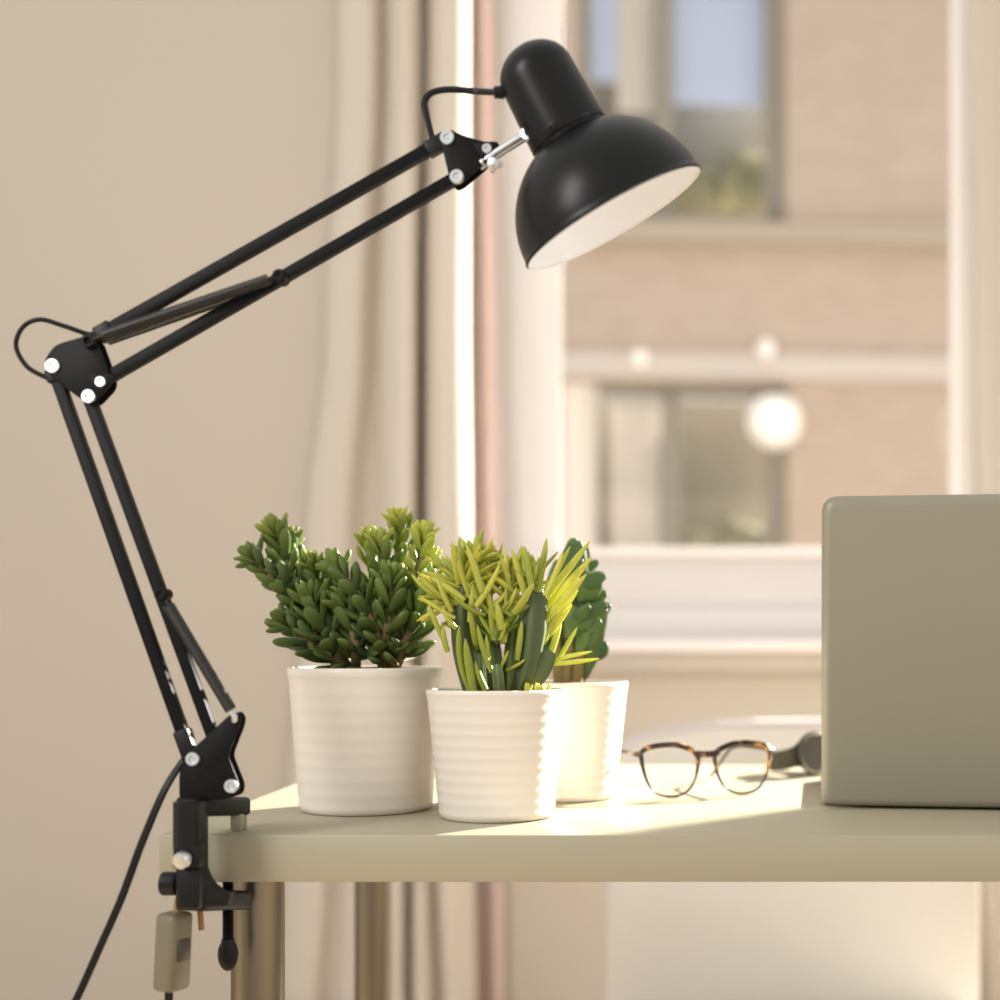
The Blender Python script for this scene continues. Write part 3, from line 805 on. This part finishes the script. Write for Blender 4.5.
# head: swivel bracket
bm = B()
tube(bm, [L2(481, 163, LY - .006), L2(495, 153, LY - .008), L2(528, 132, LY - .012)], [.0026, .0026, .0026], 10)
tube(bm, [L2(481, 169, LY), L2(505, 152.5, LY), L2(527, 139, LY)], .0013, 8)
m_ = basis(L2(528, 133, LY - .018), (-.15, -1, 0)); lathe(bm, [(0, -.004), (.0052, -.004), (.0056, 0), (.0052, .0016), (.0028, .002), (.0025, .0008), (0, .0008)], m_, 24)
m_ = basis(L2(494, 164, LY - .010), V((-.2, -1, -.3))); lathe(bm, [(0, -.012), (.003, -.012), (.003, .0), (.0045, 0), (.0045, .003), (.002, .004), (0, .004)], m_, 14)
box(bm, (-.0045, -.0015, -.0022), (.0045, .0015, .0022), .0008, mtx=basis(L2(493, 169, LY - .006), V((.6, 0, .8)), V((0, 1, 0))))
obj('swivel_bracket', bm, M['chrome'], la, angle=45)

# head: shade (dome), liner, housing
tau = math.radians(7.3)
a0 = V((-.484, 0, .875)); axis = (a0 * math.cos(tau) + V((0, -1, 0)) * math.sin(tau)).normalized()
k_ = LY / F; AX = 0.92
rim = P(613.4, 218.8, LY + .0)
hm = basis(rim, axis, V((.879, 0, .477)))
RD, HD = 98.5 * k_, 103.5 * k_ * AX
bm = B(); prof = [(RD - .0016, 0), (RD + .0004, -.0003), (RD + .0009, .0007), (RD + .0004, .0018)]
for i in range(1, 26):
    h = 97 * k_ * AX * i / 25; prof.append((RD * math.sqrt(max(0, 1 - (h / HD) ** 2)), h))
prof.append((36 * k_, 98.5 * k_ * AX)); prof.append((34 * k_, 97 * k_ * AX))
for i in range(25, 0, -1):
    h = 95.5 * k_ * AX * i / 25; prof.append(((RD - .0012) * math.sqrt(max(0, 1 - (h / (HD - .001)) ** 2)), h - .0005))
lathe(bm, prof, hm, 96, closed_prof=True)
sh = obj('lamp_shade', bm, M['head'], la, angle=50)
bm = B(); prof = [(RD - .0003, -.0011), (RD - .0016, -.0004)]
for i in range(1, 26):
    h = 94 * k_ * AX * i / 25; prof.append(((RD - .0019) * math.sqrt(max(0, 1 - (h / (HD - .0015)) ** 2)), h - .0009))
prof += [(0, 92 * k_ * AX)]
lathe(bm, prof, hm, 96); obj('shade_liner', bm, M['liner'], sh, angle=60)
# bulb inside the shade, with a glow added only to brighten the liner
bm = B()
lathe(bm, [(0, .016), (.010, .0185), (.018, .027), (.0205, .036), (.018, .046), (.0125, .055), (.0125, .068), (0, .068)], hm, 28); obj('bulb', bm, M['bulb'], la)
r0, r1_ = 40.4 * k_, 38.0 * k_
prof = [(0, 94 * k_ * AX), (r0 - .0012, 94 * k_ * AX), (r0 - .0012, 98.0 * k_ * AX), (r0, 98.3 * k_ * AX), (r0 + .0002, 99 * k_ * AX), (r0, 107.6 * k_ * AX)]
for i in range(1, 9):
    t = i / 8; prof.append((r0 + (r1_ - r0) * t, (107.6 + (168 - 107.6) * t) * k_ * AX))
for i in range(1, 13):
    t = i / 12 * math.pi / 2; prof.append((max(0, r1_ * math.cos(t)) if i < 12 else 0, (168 + 34 * math.sin(t)) * k_ * AX))
bm = B(); lathe(bm, prof, hm, 72); ho = obj('lamp_housing', bm, M['head'], la, angle=35)
def hpt(ang, h, r): return hm @ V((r * math.cos(ang), r * math.sin(ang), h))
# small screw in the housing collar, facing the viewer (local -y is the far side)
best = min((hpt(math.radians(d), 104.5 * k_ * AX, r0) for d in range(0, 360, 3)), key=lambda q: (q - P(555, 131.5, q.y)).length + q.y * .2)
nn = (best - (hm @ V((0, 0, 104.5 * k_ * AX)))).normalized()
bm = B(); lathe(bm, [(0, 0), (.0031, 0), (.0031, .0006), (.0018, .0010), (.0014, -.0002), (0, -.0002)], basis(best, nn), 16); obj('housing_screw', bm, M['rubber'], ho)
gp = hpt(math.pi, 170 * k_ * AX, r1_ - .001)
bm = B(); tube(bm, [gp, gp + V((-.007, -.001, -.0005))], [.0048, .0042], 14); obj('cable_grommet', bm, M['rubber'], ho)

# cables
def cable(name, pts, r, parent=la, m='rubber'):
    bm = B(); tube(bm, spline(pts, 8), r, 8); return obj(name, bm, M[m], parent)
cable('cable', [gp + V((-.004, 0, 0)), L2(478, 91.5), L2(452, 89.5), L2(437, 91), L2(428.5, 95), L2(424.5, 102.5), L2(426, 114), L2(432, 138), L2(436, 148)], .0024)
cable('cable', [L2(112, 331, LY), L2(93, 335, LY + .004), L2(64, 326, LY + .002), L2(40, 319.5), L2(23, 327), L2(16, 346), L2(27, 366.5), L2(47, 378, LY), L2(57, 384, LY)], .0018)
bm = B()
for dx in (-.0013, .0013):
    pts = [L2(189, 754, LY), L2(180, 765, LY - .002), L2(163, 793, LY - .010), L2(141, 845, LY - .012), L2(121.5, 898, LY - .012), L2(100, 947, LY - .012), L2(77, 998, LY - .012), L2(50, 1052, LY - .012),
           L2(60, 1160, LY - .006), L2(120, 1215, LY), L2(165, 1160, LY), L2(168, 1040, LY), L2(169, 988, LY)]
    tube(bm, [p + V((dx, 0, dx * .4)) for p in spline(pts, 8)], .0019, 8)
pc = obj('power_cord', bm, M['rubber'], la)
# in-line switch on the returning cord
sw = B()
m_ = basis(L2(173.5, 951, LY + .0), V((.045, 0, 1)), V((math.cos(math.radians(-22)), math.sin(math.radians(-22)), 0)))
box(sw, (-.0100, -.0110, -.0290), (.0090, .0110, .0290), .0040, 3, mtx=m_)
so = obj('inline_switch', sw, M['switch'], la, angle=35)
bm = B(); box(bm, (.007, -.0060, -.006), (.0112, .0060, .010), .0014, 2, mtx=m_); obj('rocker', bm, M['switchd'], so, angle=35)
cable('cord_end', [L2(175.5, 914, LY), L2(178, 899, LY + .003), L2(184, 888, LY + .012), L2(194, 888, LY + .02), L2(199, 902, LY + .02), L2(201.5, 930, LY + .02)], .0022, la, 'tancord')

# clamp: an upright spine in front of the desk edge, jaws reaching back over and under the slab
def clampjaw(y0, y1, bev):
    A = P(189, 0, .968); Bt = P(238, 0, 1.036)
    d = V((Bt.x - A.x, Bt.y - A.y, 0)); dn = d.normalized(); pr = V((dn.y, -dn.x, 0)) * .0122
    za0, za1 = E - (y0 - PY) * .968 / F, E - (y1 - PY) * .968 / F
    zb0, zb1 = E - (y0 + .5 - PY) * 1.030 / F, E - (y1 - .5 - PY) * 1.030 / F
    vs = []
    for (q, z0, z1) in ((A, za0, za1), (A + d, zb0, zb1)):
        for s_ in (-1, 1):
            for z in (z0, z1): vs.append(V((q.x + pr.x * s_, q.y + pr.y * s_, z)))
    b_ = bmesh.new(); v = [b_.verts.new(q) for q in vs]
    for f in ((0, 1, 3, 2), (4, 6, 7, 5), (0, 4, 5, 1), (2, 3, 7, 6), (0, 2, 6, 4), (1, 5, 7, 3)): b_.faces.new([v[i] for i in f])
    bmesh.ops.recalc_face_normals(b_, faces=b_.faces)
    bmesh.ops.bevel(b_, geom=list(b_.edges), offset=bev, segments=3, profile=.5, affect='EDGES')
    me = bpy.data.meshes.new('t'); b_.to_mesh(me); b_.free(); return me
bm = B()
me = clampjaw(797, 816.5, .0035); bm.from_mesh(me); bpy.data.meshes.remove(me)
me = clampjaw(891, 911, .003); bm.from_mesh(me); bpy.data.meshes.remove(me)
q0, q1 = P(175, 798, .957), P(205.5, 911, .957)
box(bm, (q0.x, .955, q1.z), (q1.x - .004, .978, q0.z), .0045, 3)
lathe(bm, [(0, 0), (.0098, 0), (.0098, .034), (0, .034)], Matrix.Translation(P(187, 848, .955)), 24)      # round barrel on the spine
q0, q1 = P(174, 845, .951), P(201, 868, .951); box(bm, (q0.x, .948, q1.z), (q1.x, .96, q0.z), .0015, 2)
q0, q1 = P(178, 869, .951), P(200, 905, .951); box(bm, (q0.x, .9505, q1.z), (q1.x, .96, q0.z), .0015, 2)
# curved gusset between the spine and the lower jaw
cv = [P(203, 866, .962), P(207, 877, .964), P(213, 886, .968), P(221, 892, .972), P(230, 894, .978)]
prism(bm, cv + [P(228, 906, .978), P(203, 906, .962)], (0, .010, 0), .0008)
obj_c = obj('clamp', bm, M['plastic'], la, angle=35)
# rubber foot under the upper jaw, standing on the desk
jt = P(232, 0, 1.026)
bm = B(); zj = E - (812 - PY) * 1.026 / F
box(bm, (jt.x + .001, 1.018, DZ), (jt.x + .010, 1.033, zj), .0015, 2); obj('clamp_foot', bm, M['pad_rubber'], obj_c, angle=35)
# screw
sx, sy = wx(228, 1.02), 1.02
bm = B(); mt = Matrix.Translation((sx, sy, 0))
zt = DB; z0 = wz(940, 1.02)
prof = [(0, zt), (.0056, zt), (.0056, zt - .003), (.0040, zt - .003)]
zz = zt - .003
while zz > z0: prof += [(.0044, zz - .0006), (.0036, zz - .0012)]; zz -= .0012
prof += [(0, zz)]
lathe(bm, prof, mt, 18); scw = obj('clamp_screw', bm, M['plastic'], la, angle=50)
bm = B(); sphere(bm, (sx, sy, wz(954.5, 1.02)), .0130, 24, 14, (.62, .40, 1.0)); lathe(bm, [(0, z0 + .001), (.005, z0 + .001), (.0055, z0 - .006), (0, z0 - .006)], mt, 16); obj('screw_knob', bm, M['plastic'], scw)
# side knob and chrome bolt
bm = B(); c0 = P(177, 883.5, .968); lathe(bm, [(0, 0), (.0085, 0), (.0088, .001), (.0088, .0100), (.0080, .0112), (0, .0112)], basis(c0, (-1, 0, 0)), 12); obj('side_knob', bm, M['plastic'], obj_c, angle=25)
bm = B(); c0 = P(187, 857, .950); mt = basis(c0, V((-.28, -1, -.25)))
lathe(bm, [(0, -.004), (.0045, -.004), (.0045, .003), (.0062, .003), (.0064, .004), (.0064, .008), (.0055, .0095), (0, .0100)], mt, 22); obj('clamp_bolt', bm, M['chrome'], obj_c, angle=35)
# pivot pin between the base plate and the spine
bm = B(); c0 = P(190, 803, .968); lathe(bm, [(0, 0), (.0075, 0), (.0075, .008), (.006, .009), (0, .009)], Matrix.Translation(c0 - V((0, 0, .004))), 20); obj('pivot_pin', bm, M['plastic'], la)

# ------------------------------------------------------------------ building across the street
BY = 12.0
ROT = math.radians(3.2)
bl = thing('building', 'beige brick building across the street seen blurred through the window', 'building', (0.6, BY, 0))
def fx_(px): return (px - PX) * BY / F
def fz_(py): return E - (py - PY) * BY / F
# facade in strips around the two openings
UX0, UX1, UZ0, UZ1 = fx_(578), fx_(786), fz_(222), fz_(-60)
WX0, WX1, WZ0, WZ1 = fx_(556), fx_(788), fz_(620), fz_(383)
bm = B()
def fb(x0, x1, z0, z1, y0=0, y1=.35): box(bm, (x0, BY + y0, z0), (x1, BY + y1, z1))
fb(-6, WX0, -3, 8.2); fb(UX1, 6, UZ0, 8.2); fb(WX1, 6, -3, UZ0); fb(WX0, WX1, -3, WZ0); fb(WX0, WX1, WZ1, UZ0); fb(WX0, UX0, UZ0, 8.2); fb(UX0, UX1, UZ1, 8.2)
obj('facade_wall', bm, M['brick'], bl, smooth=False)
bm = B(); fb(-6, 6, fz_(247), fz_(226), -.16, .01); obj('ledge', bm, M['stone'], bl, smooth=False)
bm = B(); fb(-6, 6, fz_(380), fz_(356), -.10, .01); obj('string_course', bm, M['stonel'], bl, smooth=False)
def window(name, x0, x1, z0, z1, mull, fm):
    global bm
    bm = B(); w = .11
    fb(x0, x0 + w, z0, z1, .10, .2); fb(x1 - w * 1.6, x1, z0, z1, .10, .2); fb(x0, x1, z0, z0 + w, .10, .2); fb(x0, x1, z1 - w, z1, .10, .2); fb(mull - w * .8, mull + w * .8, z0, z1, .10, .2)
    return obj(name, bm, fm, bl, smooth=False)
u = window('upper_window', UX0, UX1, UZ0, UZ1, fx_(664), M['bframe'])
bm = B(); fb(UX0, UX1, UZ0, UZ1, .9, .95); obj('room_interior', bm, M['bdark2'], u, smooth=False)
bm = B(); fb(fx_(672), fx_(778), fz_(92), UZ1, .3, .33); obj('sky_reflection', bm, M['sky_reflection'], u, smooth=False)  # pale blue sheet painted as the sky's reflection in the pane
bm = B(); fb(fx_(590), fx_(622), fz_(70), UZ1, .3, .33); obj('sky_reflection', bm, M['sky_reflection'], u, smooth=False)  # second sheet of painted sky reflection, left pane
bm = B(); fb(fx_(618), fx_(656), fz_(103), UZ1, .26, .29); obj('curtain', bm, M['bcurt'], u, smooth=False)
bm = B()
for i in range(14): sphere(bm, (fx_(R.uniform(690, 770)), BY + R.uniform(.4, .7), fz_(R.uniform(140, 190))), R.uniform(.10, .2), 10, 6)
obj('planting', bm, M['bplant'], u)
bm = B(); fb(UX0, UX1, UZ0, UZ1, .14, .15); obj('pane', bm, M['pane'], u, smooth=False)
l = window('lower_window', WX0, WX1, WZ0, WZ1, fx_(672), M['bframe'])
bm = B(); fb(WX0, WX1, WZ0, WZ1, .9, .95); obj('room_interior', bm, M['bdark'], l, smooth=False)
bm = B(); fb(fx_(562), fx_(586), WZ0, WZ1, .05, .1); obj('shutter', bm, M['bframew'], l, smooth=False)
bm = B(); fb(fx_(586), fx_(598), WZ0, WZ1, .05, .1); fb(fx_(610), fx_(662), WZ0, fz_(400), .28, .31); obj('curtain', bm, M['bcurt'], l, smooth=False)
bm = B()
for i in range(16): sphere(bm, (fx_(R.uniform(690, 775)), BY + R.uniform(.4, .7), fz_(R.uniform(520, 560))), R.uniform(.10, .2), 10, 6)
obj('planting', bm, M['bplant'], l)
bm = B(); fb(WX0, WX1, WZ0, WZ1, .14, .15); obj('pane', bm, M['pane'], l, smooth=False)
bl.rotation_euler.z = ROT
RM = Matrix.Translation((0.6, BY, 0)) @ Matrix.Rotation(ROT, 4, 'Z') @ Matrix.Translation((-0.6, -BY, 0))
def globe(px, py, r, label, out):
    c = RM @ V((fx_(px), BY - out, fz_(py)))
    g = thing('white_globe', label, 'facade globe', c, 'white globes on the building')
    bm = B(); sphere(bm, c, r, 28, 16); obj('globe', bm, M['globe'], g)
    bm = B(); tube(bm, [c + V((0, r * .9, 0)), V((c.x, BY + (c.x - .6) * math.tan(ROT) + .02, c.z))], r * .18, 10); obj('bracket', bm, M['stone'], g)  # the large globe's bracket is added along with its stand-in body
globe(770, 427, .245, 'large white globe standing in for a sun reflection beside the lower window of the building', .32)  # round body takes the place of a bright sun reflection
globe(639, 364, .075, 'small white globe on the building, the left of two on the pale band', .22)
globe(763, 353, .08, 'small white globe on the building band, just above the large globe', .22)
bm = B(); box(bm, (-20, 3.25, -3.2), (26, 40, -3.0)); g = struct(obj('street_ground', bm, M['earth'], smooth=False))

# ------------------------------------------------------------------ light
w = bpy.data.worlds.new('sky'); SC.world = w; w.use_nodes = True
bg = w.node_tree.nodes['Background']; bg.inputs[0].default_value = (1.0, 0.98, 0.955, 1); bg.inputs[1].default_value = 0.83
def lamp(name, kind, loc, direction, energy, color, **kw):
    d = bpy.data.lights.new(name, kind); d.energy = energy; d.color = color
    for k2, v2 in kw.items(): setattr(d, k2, v2)
    o = bpy.data.objects.new(name, d); COL.objects.link(o); o.location = loc
    o.rotation_euler = V(direction).to_track_quat('-Z', 'Y').to_euler(); return o
el = math.radians(24); hz = V((-.715, -.70, 0)).normalized()
lamp('sun', 'SUN', (4, 5, 4), V((hz.x * math.cos(el), hz.y * math.cos(el), -math.sin(el))), 30.0, (1.0, 0.955, 0.88), angle=math.radians(0.6))
lamp('softbox_left', 'AREA', (-1.2, -0.15, 1.65), V((1.15, 1.1, -.35)), 16, (1, .97, .93), shape='RECTANGLE', size=.38, size_y=0.8)  # unseen area light, added for fill and the lamp head's highlights
lamp('softbox_right', 'AREA', (1.35, 0.45, 1.55), V((-1.4, .5, -.3)), 3.2, (1, .96, .91), shape='RECTANGLE', size=.3, size_y=0.8)  # unseen area light, added for the streak on the housing's right side

# ------------------------------------------------------------------ camera and view
cd = bpy.data.cameras.new('camera'); cam = bpy.data.objects.new('camera', cd); COL.objects.link(cam)
cam.location = (0, 0, E); cam.rotation_euler = (math.pi / 2, 0, 0)
cd.sensor_width = 36; cd.lens = 36 * F / 1000
cd.shift_x = (500 - PX) / 1000; cd.shift_y = (PY - 500) / 1000
cd.clip_start = 0.05; cd.clip_end = 200
cd.dof.use_dof = True; cd.dof.focus_distance = 1.07; cd.dof.aperture_fstop = 2.7
SC.camera = cam
SC.view_settings.view_transform = 'Standard'; SC.view_settings.look = 'None'
SC.view_settings.exposure = 0.08; SC.view_settings.gamma = 1.0; SC.view_settings.use_curve_mapping = False
for o in bpy.data.objects:
    if '_o' in o: del o['_o']
